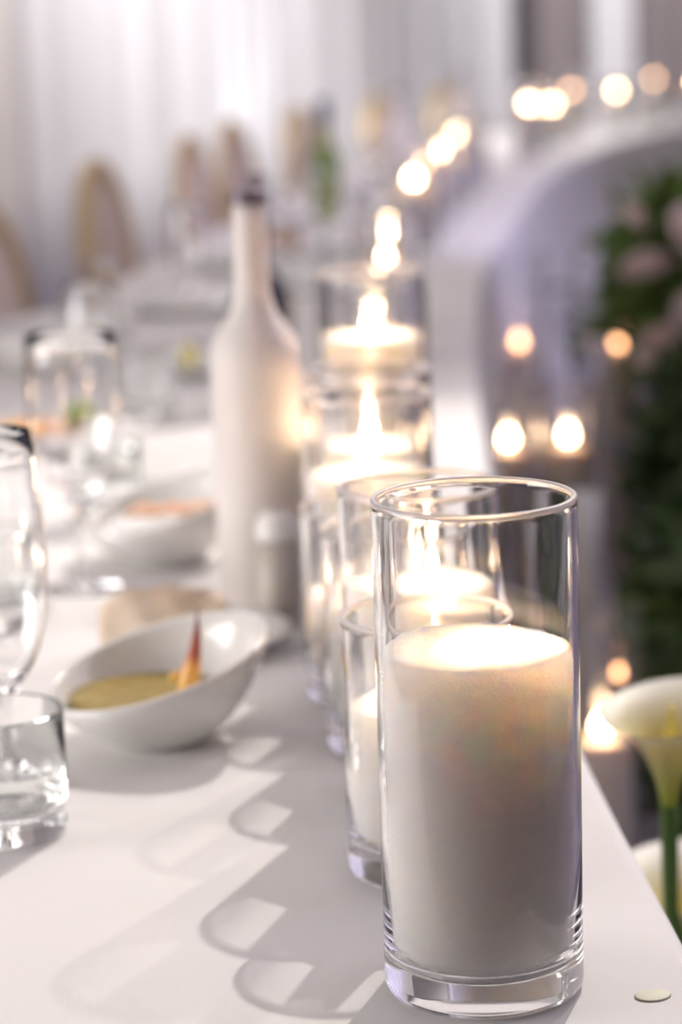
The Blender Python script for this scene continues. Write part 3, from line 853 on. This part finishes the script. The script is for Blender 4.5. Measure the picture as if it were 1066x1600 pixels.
pedestal(1.06, 5.65, 0.25, 0.12, 'grey stand under the right cloud of baby\'s breath')
arrangement('babys_breath', 1.06, 5.65, 0.25, 'white baby\'s breath cloud behind the blush roses', (0.17, 0.16, 0.20), 500, 0.05, M['leaf_light'], gyp=2600, seed=9)

# floor candles in tall hurricanes
def hurricane(x, y, h, ch, label, fm='flame_far'):
    t = thing('floor_candle', label, 'candle', (x, y, 0.0004), 0, 'candles on the floor inside the ring')
    MB().lathe(vase_profile(0.055, h), 40).build('glass', M['glass'], t)
    MB().lathe([(0, 0.0145), (0.036, 0.0145), (0.038, 0.018), (0.038, ch - 0.003), (0.034, ch), (0.01, ch - 0.002), (0, ch - 0.002)], 32).build('pillar', M['pillar'], t)
    MB().tube([(0, 0, ch - 0.004), (0, 0, ch + 0.008)], 0.001, 8).build('wick', M['wick'], t)
    flame_mesh(0.020, 0.030).build('flame', M[fm], t, loc=(0, 0, ch + 0.006))
hurricane(0.285, 4.00, 0.62, 0.512, 'tall floor candle just right of the table edge, brightest of the pair at mid height')
hurricane(0.385, 4.00, 0.62, 0.515, 'tall floor candle right of the brightest floor candle')
hurricane(0.316, 2.90, 0.50, 0.338, 'low floor candle between the nearest vase and the calla lily')
hurricane(0.435, 3.62, 0.36, 0.205, 'dim low floor candle above the white calla lily', 'flame_dim')
hurricane(0.375, 4.90, 0.75, 0.555, 'dim tall floor candle left of the roses', 'flame_dim')
hurricane(0.545, 4.62, 0.78, 0.585, 'single orange floor candle before the rose arrangement', 'flame_dim')

tag(MB().lathe([(0, 0), (0.034, 0), (0.036, 0.004), (0.030, 0.10), (0.021, 0.30), (0.018, 0.48), (0.024, 0.57), (0.021, 0.57), (0.015, 0.48), (0, 0.47)], 32).build('column_vase', M['ceramic'], loc=(0.338, 3.30, 0.0004)),
    'slim pale vase in lilac light behind the right side of the nearest candle vase', 'vase')

# calla lilies by the table, in a tall vase on the floor
def calla(x, y, z, rz, label, s=1.0, foot=(0.295, 1.66)):
    t = thing('calla_lily', label, 'flower', (x, y, z), rz, 'calla lilies beside the table')
    ddx, ddy = foot[0] - x, foot[1] - y
    ex, ey = ddx * math.cos(rz) + ddy * math.sin(rz), -ddx * math.sin(rz) + ddy * math.cos(rz)
    nu, nv = 28, 14
    def sheet(off):
        vs = []
        for j in range(nv + 1):
            v = j / nv
            for i in range(nu + 1):
                a = -PI * 1.08 + 2.16 * PI * i / nu
                r = (0.0065 + 0.042 * v ** 1.9) * s
                fl = math.cos(a / 2.16) if abs(a) < PI * 1.08 else 0
                tip = max(0.0, math.cos(a * 0.5)) ** 2
                z_ = (-0.083 + 0.083 * v + 0.018 * tip * v ** 3 - 0.014 * v ** 5) * s
                rr = r * (1 + 0.55 * tip * v ** 4) + off
                vs.append((rr * math.cos(a), rr * math.sin(a), z_))
        return vs
    A, B = sheet(0), sheet(-0.0012)
    n = len(A); w = nu + 1
    fs = []
    for j in range(nv):
        for i in range(nu):
            a = j * w + i
            fs.append((a, a + 1, a + w + 1, a + w)); fs.append((n + a, n + a + w, n + a + w + 1, n + a + 1))
    MB().add(A + B, fs).build('spathe', M['calla'], t)
    MB().tube([(0, 0, -0.07), (0, 0, -0.03), (0.003, 0, -0.002)], [0.004, 0.005, 0.003], 10).build('spadix', M['lemon'], t)
    MB().tube([(0, 0, -0.079 * s), (0.02 * ex, 0.02 * ey, -0.15), (ex, ey, 0.45 - z), (ex * 1.1, ey * 1.1, 0.06 - z)], [0.0066, 0.0056, 0.0056, 0.006], 12).build('stem', M['stem'], t)
    return t
calla(0.2205, 1.60, T + 0.010, 0.5, 'ivory calla lily with yellow green throat nearest the table edge', s=0.92, foot=(0.262, 1.645))
calla(0.256, 1.735, T - 0.165, 1.2, 'lower calla lily with a pale green throat behind the ivory one', s=1.0, foot=(0.285, 1.695))
calla(0.306, 1.63, T - 0.03, 0.4, 'ivory calla lily at the right edge beside the nearest one', s=1.0, foot=(0.325, 1.65))
t = thing('flower_vase', 'tall floor vase holding the calla lilies beside the table', 'vase', (0.295, 1.66, 0.0004))
MB().lathe([(0, 0), (0.055, 0), (0.06, 0.005), (0.06, 0.42), (0.064, 0.44), (0.060, 0.44), (0.055, 0.42), (0.055, 0.012), (0, 0.012)], 48).build('vase_body', M['ceramic'], t)
for j, (p, q) in enumerate((((0.275, 1.625, 0.06), (0.240, 1.560, T - 0.085)), ((0.305, 1.625, 0.06), (0.262, 1.575, T - 0.06)))):
    mid = ((p[0] + q[0]) / 2 + 0.008, (p[1] + q[1]) / 2, (p[2] + q[2]) / 2)
    o = MB().tube([p, mid, q], [0.005, 0.0045, 0.003], 8).build('twig', M['twig'])
    tag(o, ['reddish brown twig leaning out of the floor vase toward the table', 'reddish brown twig behind the calla stems at the right edge'][j], 'twig')
